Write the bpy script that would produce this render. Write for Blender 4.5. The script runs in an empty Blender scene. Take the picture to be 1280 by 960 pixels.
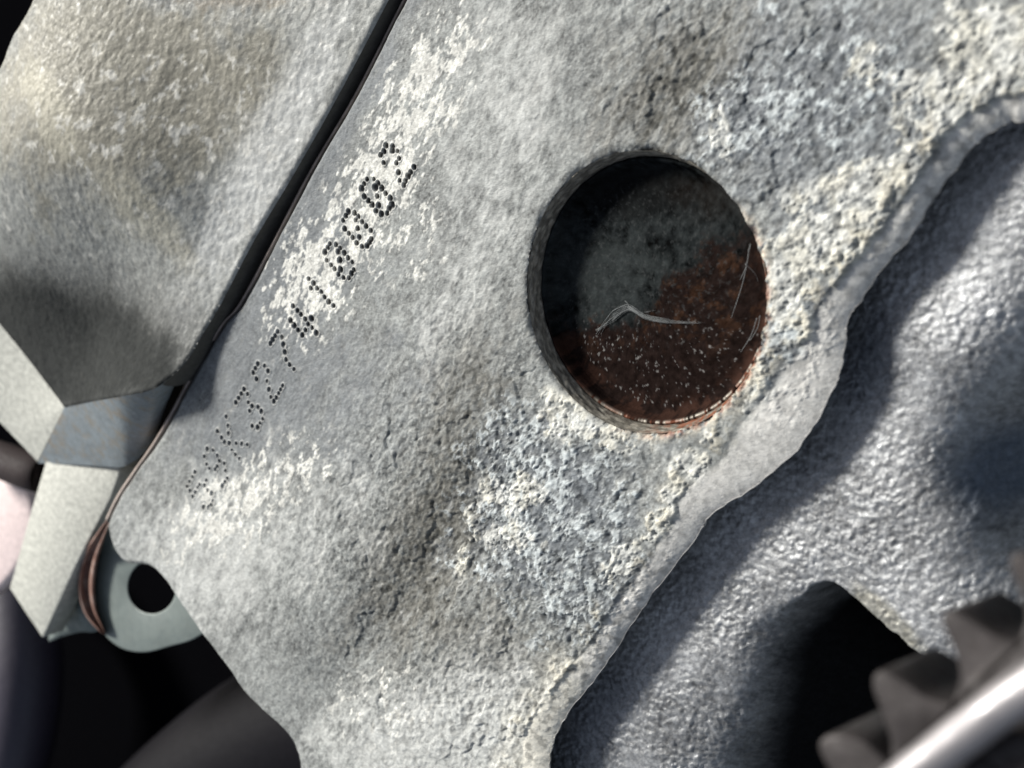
import bpy, math
import numpy as np
from mathutils import Vector, Matrix

# ------------------------------------------------------------------ camera, light, exposure (1 unit = 1 cm)
sc = bpy.context.scene
sc.unit_settings.system = 'METRIC'; sc.unit_settings.scale_length = 0.01
D = 18.0; TH = math.radians(39.3); PH = math.radians(16.75); HF = math.radians(21)
FPX = 640/math.tan(HF)
nC = np.array([math.sin(TH)*math.cos(PH), math.sin(TH)*math.sin(PH), math.cos(TH)])
CP = D*nC
cx_ = np.cross([0, 1., 0], nC); cx_ /= np.linalg.norm(cx_); cy_ = np.cross(nC, cx_)
cam = bpy.data.cameras.new('camera'); camo = bpy.data.objects.new('camera', cam)
sc.collection.objects.link(camo); sc.camera = camo
M = Matrix(((cx_[0], cy_[0], nC[0], CP[0]), (cx_[1], cy_[1], nC[1], CP[1]), (cx_[2], cy_[2], nC[2], CP[2]), (0, 0, 0, 1)))
camo.matrix_world = M
cam.sensor_width = 36; cam.lens = 18/math.tan(HF); cam.clip_start = 0.5; cam.clip_end = 2000
cam.dof.use_dof = True; cam.dof.focus_distance = 18.3; cam.dof.aperture_fstop = 0.28

SUN_AZ = math.radians(152); SUN_EL = math.radians(35)
sd_ = Vector((math.cos(SUN_EL)*math.cos(SUN_AZ), math.cos(SUN_EL)*math.sin(SUN_AZ), math.sin(SUN_EL)))
w = bpy.data.worlds.new("World"); sc.world = w; w.use_nodes = True
nt = w.node_tree; nt.nodes.clear()
sky = nt.nodes.new('ShaderNodeTexSky'); sky.sky_type = 'NISHITA'; sky.sun_disc = False
sky.sun_elevation = SUN_EL; sky.sun_rotation = math.pi/2-SUN_AZ; sky.dust_density = 1.5; sky.ozone_density = 0.6
bg = nt.nodes.new('ShaderNodeBackground'); bg.inputs[1].default_value = 0.075
wo = nt.nodes.new('ShaderNodeOutputWorld')
hz = nt.nodes.new('ShaderNodeHueSaturation'); hz.inputs['Saturation'].default_value = 0.55
nt.links.new(sky.outputs[0], hz.inputs['Color']); nt.links.new(hz.outputs[0], bg.inputs[0]); nt.links.new(bg.outputs[0], wo.inputs[0])
sl = bpy.data.lights.new('sun', 'SUN'); sl.energy = 4.7; sl.angle = math.radians(13); sl.color = (1, 0.975, 0.915)
so = bpy.data.objects.new('sun', sl); sc.collection.objects.link(so)
so.rotation_euler = sd_.to_track_quat('Z', 'Y').to_euler()
vs = sc.view_settings
sc.display_settings.display_device = 'sRGB'
vs.view_transform = 'Standard'; vs.look = 'None'; vs.exposure = 0.48; vs.gamma = 1; vs.use_curve_mapping = False

# ------------------------------------------------------------------ geometry of the view: pixel of the photo <-> point
def ray(px, py):
    px = np.asarray(px, float); py = np.asarray(py, float)
    return ((px-640)/FPX)[..., None]*cx_ + ((480-py)/FPX)[..., None]*cy_ - nC
def P(px, py, z=0.0):
    d = ray(px, py); t = (np.asarray(z, float)-CP[2])/d[..., 2]
    return CP + t[..., None]*d
def PP(px, py, o, n):                       # on any plane
    d = ray(px, py); t = ((o-CP)@n)/(d@n)
    return CP + t[..., None]*d
def UV(x, y, z=0.0):
    d = np.stack([x-CP[0], y-CP[1], np.zeros_like(x)+z-CP[2]], -1)
    Z = -(d@nC); return 640+FPX*(d@cx_)/Z, 480-FPX*(d@cy_)/Z

# ------------------------------------------------------------------ noise
def perlin(x, y, seed=0):
    r = np.random.RandomState(1000+seed); perm = r.permutation(256); perm = np.concatenate([perm, perm, perm])
    a = r.rand(256)*2*np.pi; gx = np.cos(a); gy = np.sin(a)
    xi = np.floor(x).astype(np.int64); yi = np.floor(y).astype(np.int64); xf = x-xi; yf = y-yi
    xi &= 255; yi &= 255
    def g(i, j, dx, dy):
        h = perm[perm[(xi+i) & 255]+((yi+j) & 255)]; return gx[h]*dx+gy[h]*dy
    u = xf*xf*xf*(xf*(xf*6-15)+10); v = yf*yf*yf*(yf*(yf*6-15)+10)
    a0 = g(0, 0, xf, yf); a1 = g(1, 0, xf-1, yf); b0 = g(0, 1, xf, yf-1); b1 = g(1, 1, xf-1, yf-1)
    return 1.5*((a0+u*(a1-a0))*(1-v)+(b0+u*(b1-b0))*v)
def fbm(x, y, lam, oct=4, seed=0, gain=0.5):
    s = 0; a = 1.0; f = 1.0/lam
    for k in range(oct):
        q = 0.61+1.13*k+seed*.37; cq, sq_ = math.cos(q), math.sin(q)
        s = s+a*perlin((x*cq-y*sq_)*f+7.3*k, (x*sq_+y*cq)*f-3.1*k, seed+k*17); a *= gain; f *= 2.03
    return s
def worley(x, y, lam, seed=0):
    r = np.random.RandomState(seed+5); T = r.rand(256, 2); perm = r.permutation(256); perm = np.concatenate([perm, perm])
    x, y = (x*.83-y*.56)/lam, (x*.56+y*.83)/lam; xi = np.floor(x).astype(np.int64); yi = np.floor(y).astype(np.int64)
    best = np.full(x.shape, 9.0); 
    for i in (-1, 0, 1):
        for j in (-1, 0, 1):
            h = perm[perm[(xi+i) & 255]+((yi+j) & 255)]
            d = (xi+i+T[h, 0]-x)**2+(yi+j+T[h, 1]-y)**2
            best = np.minimum(best, d)
    return np.sqrt(best)
def ss(a, b, x):
    t = np.clip((x-a)/(b-a), 0, 1); return t*t*(3-2*t)
def blob(U, V, cx, cy, rx, ry, deg=0):
    a = math.radians(deg); dx = U-cx; dy = V-cy
    p = dx*math.cos(a)+dy*math.sin(a); q = -dx*math.sin(a)+dy*math.cos(a)
    return np.exp(-((p/rx)**2+(q/ry)**2))
def mixc(C, col, m):
    m = np.clip(m, 0, 1)[..., None]; return C*(1-m)+np.array(col)*m
def catmull(pts, n=6, closed=False):
    pts = [np.asarray(p, float) for p in pts]; out = []; N = len(pts)
    for i in range(N if closed else N-1):
        if closed: a, b, c, d = pts[i-1], pts[i], pts[(i+1) % N], pts[(i+2) % N]
        else: a, b, c, d = pts[max(i-1, 0)], pts[i], pts[i+1], pts[min(i+2, N-1)]
        for k in range(n):
            t = k/n
            out.append(0.5*((2*b)+(c-a)*t+(2*a-5*b+4*c-d)*t*t+(3*b-a-3*c+d)*t**3))
    if not closed: out.append(pts[-1])
    return np.array(out)
def nearest(x, y, poly, closed=False):
    """distance to polyline, nearest point and arc parameter"""
    bd = np.full(x.shape, 1e9); bx = x.copy(); by = y.copy(); bp = np.zeros(x.shape)
    n = len(poly)
    for i in range(n if closed else n-1):
        a = poly[i]; b = poly[(i+1) % n]; ex, ey = b[0]-a[0], b[1]-a[1]; L = ex*ex+ey*ey+1e-12
        t = np.clip(((x-a[0])*ex+(y-a[1])*ey)/L, 0, 1); qx = a[0]+t*ex; qy = a[1]+t*ey
        d = (x-qx)**2+(y-qy)**2; m = d < bd
        bd = np.where(m, d, bd); bx = np.where(m, qx, bx); by = np.where(m, qy, by); bp = np.where(m, i+t, bp)
    return np.sqrt(bd), bx, by, bp
def inside(x, y, poly):
    c = np.zeros(x.shape, bool); n = len(poly)
    for i in range(n):
        x1, y1 = poly[i][:2]; x2, y2 = poly[(i+1) % n][:2]
        if y1 == y2: continue
        c ^= ((y1 > y) != (y2 > y)) & (x < (x2-x1)*(y-y1)/(y2-y1)+x1)
    return c
def rbf(ctrl, x, y):
    c = np.array([[*P(a, b, z)] for a, b, z in ctrl]); n = len(c)
    def ph(r2): return 0.5*r2*np.log(r2+1e-9)
    A = np.zeros((n+3, n+3)); d = (c[:, None, 0]-c[None, :, 0])**2+(c[:, None, 1]-c[None, :, 1])**2
    A[:n, :n] = ph(d)+np.eye(n)*0.02; A[:n, n] = 1; A[:n, n+1:] = c[:, :2]; A[n, :n] = 1; A[n+1:, :n] = c[:, :2].T
    wv = np.linalg.solve(A, np.concatenate([c[:, 2], [0, 0, 0]]))
    o = wv[n]+wv[n+1]*x+wv[n+2]*y
    for i in range(n): o = o+wv[i]*ph((x-c[i, 0])**2+(y-c[i, 1])**2)
    return o

# ------------------------------------------------------------------ mesh helpers
def np_mesh(name, V, F, mat, parent=None, col=None, smooth=True, extra=None):
    me = bpy.data.meshes.new(name); V = np.asarray(V, np.float32)
    if isinstance(F, np.ndarray):
        k = F.shape[1]; nf = len(F); li = F.astype(np.int32).ravel(); ls = np.arange(nf, dtype=np.int32)*k
    else:
        nf = len(F); li = np.array([i for f in F for i in f], np.int32)
        ls = np.cumsum([0]+[len(f) for f in F[:-1]]).astype(np.int32)
    me.vertices.add(len(V)); me.vertices.foreach_set('co', V.ravel())
    me.loops.add(len(li)); me.loops.foreach_set('vertex_index', li)
    me.polygons.add(nf); me.polygons.foreach_set('loop_start', ls)
    me.update(calc_edges=True)
    if smooth: me.polygons.foreach_set('use_smooth', np.ones(nf, bool))
    if col is not None:
        a = me.color_attributes.new('col', 'FLOAT_COLOR', 'POINT')
        c4 = np.ones((len(V), 4), np.float32); c4[:, :3] = col; a.data.foreach_set('color', c4.ravel())
    me.materials.append(mat); me.validate()
    o = bpy.data.objects.new(name, me); sc.collection.objects.link(o)
    if parent: o.parent = parent
    return o
def tag(o, label, cat, group=None):
    o['label'] = label; o['category'] = cat
    if group: o['group'] = group
    return o
def thing(name, label, cat, loc=(0, 0, 0)):
    o = bpy.data.objects.new(name, None); sc.collection.objects.link(o); o.empty_display_size = 0.3
    return tag(o, label, cat)
def nmat(name, color=None, rough=0.6, metal=0.0, bumps=((30, 0.3),), spec=0.5, mott=0.25, mscale=8.0, roughvar=0.15, tint=None, attr=False, dist=0.01, stretch=None):
    m = bpy.data.materials.new(name); m.use_nodes = True; t = m.node_tree; N = t.nodes; Lk = t.links
    b = N['Principled BSDF']; b.inputs['Roughness'].default_value = rough; b.inputs['Metallic'].default_value = metal
    b.inputs['Specular IOR Level'].default_value = spec
    tc = N.new('ShaderNodeTexCoord'); vec = tc.outputs['Object']
    if stretch:
        mp = N.new('ShaderNodeMapping'); mp.inputs['Rotation'].default_value = (0, 0, stretch[0]); mp.inputs['Scale'].default_value = (1, stretch[1], 1)
        Lk.new(vec, mp.inputs[0]); vec = mp.outputs[0]
    if attr:
        ca = N.new('ShaderNodeAttribute'); ca.attribute_name = 'col'; base = ca.outputs['Color']
        for inp, v in (('Specular IOR Level', spec), ('Metallic', metal)):      # darkest colours, mostly painted shade, lose their sheen
            ms = N.new('ShaderNodeMapRange'); ms.inputs[1].default_value = .01; ms.inputs[2].default_value = .14; ms.inputs[3].default_value = 0.0; ms.inputs[4].default_value = v
            Lk.new(ca.outputs['Fac'], ms.inputs[0]); Lk.new(ms.outputs[0], b.inputs[inp])
    else:
        rg = N.new('ShaderNodeRGB'); rg.outputs[0].default_value = (*color, 1); base = rg.outputs[0]
    n1 = N.new('ShaderNodeTexNoise'); n1.inputs['Scale'].default_value = mscale; n1.inputs['Detail'].default_value = 8; n1.inputs['Roughness'].default_value = 0.7
    Lk.new(vec, n1.inputs[0])
    mr = N.new('ShaderNodeMapRange'); mr.inputs[1].default_value = 0.3; mr.inputs[2].default_value = 0.7
    mr.inputs[3].default_value = 1-mott; mr.inputs[4].default_value = 1+mott; Lk.new(n1.outputs[0], mr.inputs[0])
    vm = N.new('ShaderNodeVectorMath'); vm.operation = 'SCALE'; Lk.new(base, vm.inputs[0]); Lk.new(mr.outputs[0], vm.inputs['Scale'])
    out = vm.outputs[0]
    if tint:
        n2 = N.new('ShaderNodeTexNoise'); n2.inputs['Scale'].default_value = mscale*0.35; n2.inputs['Detail'].default_value = 9; n2.inputs['Roughness'].default_value = 0.75
        Lk.new(vec, n2.inputs[0]); r2 = N.new('ShaderNodeMapRange'); r2.inputs[1].default_value = 0.5; r2.inputs[2].default_value = 0.62; Lk.new(n2.outputs[0], r2.inputs[0])
        mx = N.new('ShaderNodeMix'); mx.data_type = 'RGBA'; Lk.new(r2.outputs[0], mx.inputs[0]); Lk.new(out, mx.inputs[6]); mx.inputs[7].default_value = (*tint, 1); out = mx.outputs[2]
    Lk.new(out, b.inputs['Base Color'])
    rr = N.new('ShaderNodeMapRange'); rr.inputs[1].default_value = 0.3; rr.inputs[2].default_value = 0.7
    rr.inputs[3].default_value = max(rough-roughvar, 0.05); rr.inputs[4].default_value = min(rough+roughvar, 1)
    n3 = N.new('ShaderNodeTexNoise'); n3.inputs['Scale'].default_value = mscale*2.3; n3.inputs['Detail'].default_value = 5; Lk.new(vec, n3.inputs[0])
    Lk.new(n3.outputs[0], rr.inputs[0])
    if attr:
        mq = N.new('ShaderNodeMapRange'); mq.inputs[1].default_value = .004; mq.inputs[2].default_value = .10; mq.inputs[3].default_value = .5; mq.inputs[4].default_value = 0
        Lk.new(ca.outputs['Fac'], mq.inputs[0]); ad = N.new('ShaderNodeMath'); ad.operation = 'ADD'; ad.use_clamp = True
        Lk.new(rr.outputs[0], ad.inputs[0]); Lk.new(mq.outputs[0], ad.inputs[1]); Lk.new(ad.outputs[0], b.inputs['Roughness'])
    else: Lk.new(rr.outputs[0], b.inputs['Roughness'])
    prev = None
    for s, st in bumps:
        nn = N.new('ShaderNodeTexNoise'); nn.inputs['Scale'].default_value = s; nn.inputs['Detail'].default_value = 5; nn.inputs['Roughness'].default_value = 0.6
        Lk.new(vec, nn.inputs[0]); bp = N.new('ShaderNodeBump'); bp.inputs['Strength'].default_value = st; bp.inputs['Distance'].default_value = dist*30/s
        Lk.new(nn.outputs[0], bp.inputs['Height'])
        if prev: Lk.new(prev, bp.inputs['Normal'])
        prev = bp.outputs[0]
    if prev: Lk.new(prev, b.inputs['Normal'])
    return m
def sheet(name, A, B, mat, parent=None, n=1, col=None):
    """strip between two equally long polylines (3-D)"""
    A = np.asarray(A); B = np.asarray(B); k = len(A); V = []
    for j in range(n+1): V.append(A+(B-A)*j/n)
    V = np.concatenate(V); i = np.arange(k-1)
    F = np.concatenate([np.stack([j*k+i, j*k+i+1, (j+1)*k+i+1, (j+1)*k+i], 1) for j in range(n)])
    return np_mesh(name, V, F, mat, parent, col=col)
def prism(name, top, down, mat, parent=None, bevel=0.0, smooth=False):
    """closed polygon top (3-D, planar) extruded by vector down, with a small bevelled rim"""
    top = np.asarray(top); k = len(top); c = top.mean(0)
    nn = np.cross(top[1]-top[0], top[2]-top[1]); down = np.asarray(down, float); dl = down/np.linalg.norm(down)
    rings = []
    if bevel > 0:
        e = np.roll(top, -1, 0)-np.roll(top, 1, 0); nrm = np.cross(e, dl); nrm /= np.linalg.norm(nrm, axis=1)[:, None]+1e-9
        if (np.cross(top-c, np.roll(top, -1, 0)-c)@dl).sum() > 0: nrm = -nrm
        rings = [top+nrm*bevel, top+nrm*bevel*0.3+dl*bevel*0.3, top+dl*bevel]
    else: rings = [top]
    rings.append(top+down)
    V = np.concatenate(rings); F = []
    for r in range(len(rings)-1):
        for i in range(k): F.append((r*k+i, r*k+(i+1) % k, (r+1)*k+(i+1) % k, (r+1)*k+i))
    F.append(tuple(range(k))); F.append(tuple((len(rings)-1)*k+i for i in range(k-1, -1, -1)))
    o = np_mesh(name, V, F, mat, parent, smooth=smooth)
    import bmesh
    bm = bmesh.new(); bm.from_mesh(o.data); bmesh.ops.recalc_face_normals(bm, faces=bm.faces)
    bmesh.ops.triangulate(bm, faces=[f for f in bm.faces if len(f.verts) > 4]); bm.to_mesh(o.data); bm.free()
    return o
def tube(name, pts, rad, mat, parent=None, seg=16, col=None):
    pts = np.asarray(pts, float); k = len(pts); rad = np.broadcast_to(rad, (k,)); V = []
    for i in range(k):
        t = pts[min(i+1, k-1)]-pts[max(i-1, 0)]; t = t/np.linalg.norm(t)
        a = np.cross(t, [0.123, 0.3, 0.94]); a /= np.linalg.norm(a); b = np.cross(t, a)
        for s in range(seg):
            q = 2*np.pi*s/seg; V.append(pts[i]+rad[i]*(a*math.cos(q)+b*math.sin(q)))
    F = []
    for i in range(k-1):
        for s in range(seg): F.append((i*seg+s, i*seg+(s+1) % seg, (i+1)*seg+(s+1) % seg, (i+1)*seg+s))
    F.append(tuple(range(seg-1, -1, -1))); F.append(tuple((k-1)*seg+s for s in range(seg)))
    if name is None: return V, F
    return np_mesh(name, V, F, mat, parent)

# ------------------------------------------------------------------ materials
TD = P(500, 205)-P(260, 630); TANG = math.atan2(TD[1], TD[0])      # direction the stamped line runs
mBlock = nmat('weathered_cast_face', rough=0.62, metal=0.0, attr=True, mott=0.22, mscale=14, bumps=((20, 0.5), (42, 0.8), (90, 0.6)), spec=0.4, stretch=(-TANG, 1.6))
mSide = nmat('cast_side', (0.2, 0.2, 0.2), rough=0.7, bumps=((20, 0.4),))
mCast = nmat('sand_cast_iron', rough=0.46, metal=0.5, attr=True, mott=0.25, mscale=12, bumps=((22, 0.3), (50, 0.9), (100, .6)), spec=0.5, roughvar=0.12)
mCover = nmat('stained_cast_aluminium', rough=0.6, metal=0.1, attr=True, mott=0.28, mscale=7, bumps=((14, 0.45), (40, 0.5)), spec=0.4, stretch=(-TANG, 1.12))
mFacet = nmat('pale_cast_aluminium', (0.43, 0.43, 0.385), rough=0.65, bumps=((9, .4), (20, 0.6), (45, 0.5)), mott=0.35, mscale=9)
mPlug = nmat('rusted_steel_plug', rough=0.55, metal=0.25, attr=True, mott=0.3, mscale=9, bumps=((22, 0.5), (60, 0.4)))
mGasket = nmat('dark_steel_gasket', (0.012, 0.009, 0.008), rough=0.8, metal=0.0, spec=.1, bumps=((10, 0.2),))
mTab = nmat('grey_green_sheet_metal', (0.14, 0.165, 0.155), rough=0.55, metal=0.1, bumps=((8, 0.1),), mott=0.1, mscale=3)
mRust = nmat('rust_brown_steel', (0.22, 0.12, 0.09), rough=0.55, metal=0.3, bumps=((12, 0.4),), mott=0.35, mscale=5, tint=(0.36, 0.27, 0.23))
mGear = nmat('brown_sintered_steel', (0.030, 0.025, 0.0245), rough=0.6, metal=0.3, bumps=((12, 0.4),), mott=0.3, mscale=3)
mBright = nmat('polished_steel', (0.30, 0.285, 0.29), rough=0.5, metal=0.6, bumps=((6, 0.15),), mott=0.15, mscale=2)
mDark = nmat('black_rubber', (0.004, 0.0035, 0.005), rough=0.6, spec=.08, bumps=((3, 0.2),))
mHose = nmat('dusty_black_rubber', (0.035, 0.03, 0.045), rough=0.55, bumps=((3, 0.2),))
mPink = nmat('pale_pinkish_plastic', (0.75, 0.62, 0.6), rough=0.5, bumps=((3, 0.1),))
mWeb = nmat('grey_cobweb_fibre', (0.20, 0.21, 0.21), rough=0.8, spec=.2, bumps=())

# ------------------------------------------------------------------ outlines (read off the photograph, laid on their real planes)
HC = np.array([1.989, 1.360]); HR = 1.760
Lpx = [(575, -120), (520, -24), (506, 2), (447, 118), (390, 215), (337, 317), (301, 382), (281, 404), (259, 440), (237, 478), (216, 518), (194, 556), (169, 592), (150, 621), (136, 650), (134, 661), (140, 682), (148, 697), (158, 704), (170, 705), (184, 707), (199, 718), (216, 740), (250, 787), (292, 839), (308, 864), (333, 891), (354, 914), (367, 935), (373, 960), (378, 1010), (372, 1110)]
Opx = [(1420, 175), (1340, 150), (1280, 151), (1257, 156), (1223, 177), (1195, 211), (1171, 244), (1147, 283), (1108, 331), (1080, 371), (1061, 398), (1058, 422), (1053, 455), (1043, 487), (1013, 540), (978, 581), (932, 616), (891, 642), (873, 668), (833, 721), (798, 768), (757, 832), (716, 884), (695, 919), (689, 943), (686, 975), (680, 1020), (690, 1110)]
ZO = -0.15
def rough_line(px, z, amp, seed, n=8):
    c = catmull(px, n); q = P(c[:, 0], c[:, 1], z)
    d = np.gradient(q[:, :2], axis=0); nr = np.stack([-d[:, 1], d[:, 0]], 1); nr /= np.linalg.norm(nr, axis=1)[:, None]
    s = np.arange(len(q))*1.0
    q[:, :2] += nr*(amp*fbm(s, s*0+3.3, 2.7, 3, seed))[:, None]
    return q
Lc = rough_line(Lpx, 0.0, 0.006, 3); Oc = rough_line(Opx, ZO, 0.022, 9)
poly = np.concatenate([Lc[:, :2], Oc[::-1, :2], P(np.array([1600, 1600]), np.array([160, -400]))[:, :2], P(np.array([620]), np.array([-400]))[:, :2]])

# characters stamped as dots: pixel positions of each dot
def fr(ox, oy, s, pts): return [(ox+a/s, oy+b/s) for a, b in pts]
c6 = lambda p: fr(380, 160, 6.856, p); c7 = lambda p: fr(280, 280, 5.645, p); c8 = lambda p: fr(210, 430, 4.175, p)
CH = [
 c8([(140, 670), (127, 695), (113, 720), (100, 745), (116, 768), (130, 798), (143, 775), (155, 750), (165, 735), (193, 740), (200, 712), (212, 765), (232, 780), (190, 853), (217, 855), (228, 840), (238, 822)]),
 c8([(238, 555), (207, 550), (190, 588), (203, 628), (218, 650), (248, 655), (258, 640), (270, 610), (262, 585), (298, 625), (303, 662), (315, 700), (303, 722), (290, 742)]),
 c8([(308, 380), (318, 428), (322, 468), (262, 455), (285, 490), (300, 512), (326, 518), (362, 518), (393, 522), (422, 525), (340, 552), (358, 575), (382, 598)]),
 c8([(397, 237), (383, 260), (370, 283), (356, 306), (416, 262), (420, 305), (441, 325), (473, 330), (492, 352), (430, 350), (445, 428), (475, 435), (487, 412), (500, 390)]),
 c8([(470, 105), (457, 128), (445, 150), (505, 115), (523, 142), (462, 183), (519, 195), (530, 238), (540, 277), (557, 300), (570, 280), (583, 258), (593, 238), (603, 218)]),
 c7([(380, 760), (363, 790), (346, 818), (330, 845), (410, 800), (422, 852), (430, 905)])+c8([(617, 82), (637, 108), (660, 132)]),
 c7([(486, 580), (516, 613), (541, 640), (570, 672), (614, 667), (470, 682), (495, 716), (522, 750), (552, 785), (590, 708), (572, 750), (620, 733), (650, 770)]),
 c7([(594, 388), (628, 420), (610, 455), (652, 455), (682, 480), (707, 517), (735, 550), (770, 578)]),
 c7([(745, 140), (730, 170), (710, 200), (788, 147), (815, 172), (802, 197), (845, 207), (873, 240), (904, 270), (722, 257), (813, 257), (752, 290), (778, 318), (820, 322), (804, 357), (840, 380), (878, 382), (898, 350), (915, 325)]),
 c6([(382, 718), (358, 755), (334, 793), (434, 730), (468, 760), (446, 790), (500, 805), (533, 843), (575, 880), (348, 865), (462, 862), (384, 905), (417, 940), (476, 937)])+c7([(937, 135), (975, 160), (1012, 155), (1043, 108), (1030, 130)]),
 c6([(545, 440), (518, 480), (497, 520), (605, 438), (638, 475), (614, 512), (672, 517), (703, 560), (743, 600), (518, 587), (630, 585), (553, 625), (585, 660), (640, 663), (617, 710), (663, 738), (714, 732), (733, 690), (757, 660)]),
 c6([(710, 150), (692, 200), (663, 232), (688, 298), (768, 158), (765, 195), (808, 198), (800, 300), (822, 262), (817, 382), (826, 450), (862, 490), (878, 455), (900, 415), (922, 380), (952, 335)]),
]
rs = np.random.RandomState(4)
DOTS = []
for ci, c in enumerate(CH):
    for (a, b) in c:
        q = P(a, b); DOTS.append((q[0], q[1], ci, (0.044 if ci > 4 else .041)*(1+0.12*rs.randn()), (0.055 if ci > 5 else 0.036 if ci > 2 else .026)*(1+0.25*rs.randn())))

# ------------------------------------------------------------------ engine block: face
block = thing('engine_block', 'weathered grey cast engine block with stamped serial number and round plug bore', 'engine block')
ST = 0.0175
cor = P(np.array([-60, 1360, -60, 1360]), np.array([-90, -90, 1060, 1060]))
x0, x1, y0, y1 = poly[:, 0].min()-.05, cor[:, 0].max()+.3, cor[:, 1].min(), cor[:, 1].max()
y0 = P(640, 1085)[1]; y1 = P(1000, -85)[1]+0.5
xs = np.arange(x0, x1, ST); ys = np.arange(y0, y1, ST); NX, NY = len(xs), len(ys)
X, Y = np.meshgrid(xs, ys); X = X.ravel(); Y = Y.ravel()
dL, lx, ly, _ = nearest(X, Y, Lc[::2]) ; dO, ox, oy, po = nearest(X, Y, Oc)
# finer nearest on the left line only close to it
nl = dL < 0.12
a_, b_, c_, _ = nearest(X[nl], Y[nl], Lc); dL[nl], lx[nl], ly[nl] = a_, b_, c_
ins = inside(X, Y, poly)
rr = np.hypot(X-HC[0], Y-HC[1]); dH = rr-HR
sdv = np.where(ins, np.minimum(dL, dO), -np.minimum(dL, dO))
tx = np.where(dL < dO, lx, ox); ty = np.where(dL < dO, ly, oy)
hx = HC[0]+(X-HC[0])*HR/np.maximum(rr, 1e-6); hy = HC[1]+(Y-HC[1])*HR/np.maximum(rr, 1e-6)
hol = dH < sdv; tx = np.where(hol, hx, tx); ty = np.where(hol, hy, ty); sdv = np.minimum(sdv, dH)
snap = np.abs(sdv) < 0.72*ST
X = np.where(snap, tx, X); Y = np.where(snap, ty, Y)
keep = (sdv > 0) | snap
dO = np.where(snap & (dO < 1.5*ST), 0, dO); dL = np.where(snap & (dL < 1.5*ST), 0, dL)
U, V_ = UV(X, Y)
ca, sa = math.cos(TANG), math.sin(TANG)
T_ = X*ca+Y*sa; S_ = -X*sa+Y*ca                       # along and across the stamped line

# where the surface is rough
rgh = 0.33+0.85*np.clip(blob(U, V_, 640, 690, 210, 170, -40)+blob(U, V_, 1050, 180, 260, 170, -40)+blob(U, V_, 760, 880, 200, 120)+blob(U, V_, 880, 90, 120, 140)+0.6*blob(U, V_, 560, 500, 90, 160, 30)+0.5*blob(U, V_, 520, 740, 120, 120), 0, 1.1)
def relief(X, Y, T_, S_, rgh):
    h = 0.004*fbm(T_*0.55, S_, 0.30, 3, 21)
    h = h+(.4+.6*rgh)*(0.0026*fbm(X, Y, .042, 2, 43, .8)+0.0032*fbm(T_, S_, .065, 2, 44, .7))
    h = h+rgh*(0.0085*fbm(T_*0.6, S_, 0.17, 2, 31)+0.0085*fbm(T_*0.75, S_*1.05, 0.085, 2, 41))
    r = 1-2*np.abs(fbm(X, Y, 0.22, 3, 51)); h = h+0.0075*np.clip(rgh-0.35, 0, 1)*r
    return h
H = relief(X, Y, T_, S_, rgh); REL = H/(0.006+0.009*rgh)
H += 0.05*fbm(X, Y, 3.2, 2, 61)+0.005*fbm(T_*.7, S_, .42, 3, 62)
# broad dents seen as darker and lighter valleys
H += -0.10*blob(U, V_, 470, 790, 40, 200, 38)+0.07*blob(U, V_, 360, 700, 90, 220, 20)-0.05*blob(U, V_, 600, 620, 50, 160, 30)
H -= 0.05*blob(U, V_, 870, 110, 40, 120, 25)
scarp = fbm(X, Y, 1.1, 4, 63, .55); H += 0.022*ss(-.02, .05, scarp)*ss(.4, .9, rgh)
# crusts of white and cream corrosion
cn = fbm(X, Y, 0.55, 5, 71, 0.6); cn2 = fbm(X, Y, 0.16, 4, 81, 0.6)
crR = (1.25*blob(U, V_, 1075, 275, 62, 55, -30)+0.9*blob(U, V_, 985, 330, 32, 70, 0)+1.3*blob(U, V_, 1240, 55, 60, 75, 20)+0.8*blob(U, V_, 1190, 130, 45, 30)
       +0.95*blob(U, V_, 1000, 395, 35, 25)+1.0*blob(U, V_, 715, 525, 90, 26, 18)+0.75*blob(U, V_, 640, 640, 50, 60)+0.9*blob(U, V_, 855, 600, 18, 70, 30)
       +0.8*blob(U, V_, 790, 690, 22, 60, 40)+0.6*blob(U, V_, 945, 480, 18, 60, 10)+0.7*blob(U, V_, 905, 165, 18, 40)+0.6*blob(U, V_, 575, 690, 12, 45, 10)+0.55*blob(U, V_, 1090, 90, 40, 40)+0.5*blob(U, V_, 1130, 200, 40, 60, 30))
crust = ss(0.42, 0.54, 1.05*crR+0.75*cn+0.16*cn2)*ss(.12, .4, crR)
hole_ = ss(.2, .55, fbm(X, Y, .11, 4, 74, .65))
H += crust*(0.020+0.008*cn2-0.016*hole_+0.006*fbm(X, Y, .06, 2, 75))
# scabby lip parallel to the right edge
wv = np.interp(po, np.arange(len(Opx))*8.0, [.3, .3, .28, .28, .28, .27, .26, .27, .28, .3, .36, .42, .55, .68, .78, .72, .55, .45, .36, .34, .34, .33, .36, .42, .45, .45, .45, .45])*(1+0.10*fbm(X, Y, .8, 3, 92))
sh = np.clip(1-dO/wv, 0, 1)
lip = np.exp(-((dO-wv*1.25)/0.16)**2)*ss(-.1, .5, fbm(X, Y, .7, 4, 93)+.25)
H += 0.02*lip*(1+1.5*cn2)
smooth = ss(0.0, 0.25, sh)
H = H*(1-0.72*smooth)+(-0.15)*(0.75*sh**1.25+0.25*sh**4)-0.012*ss(0, .12, sh)
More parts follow.
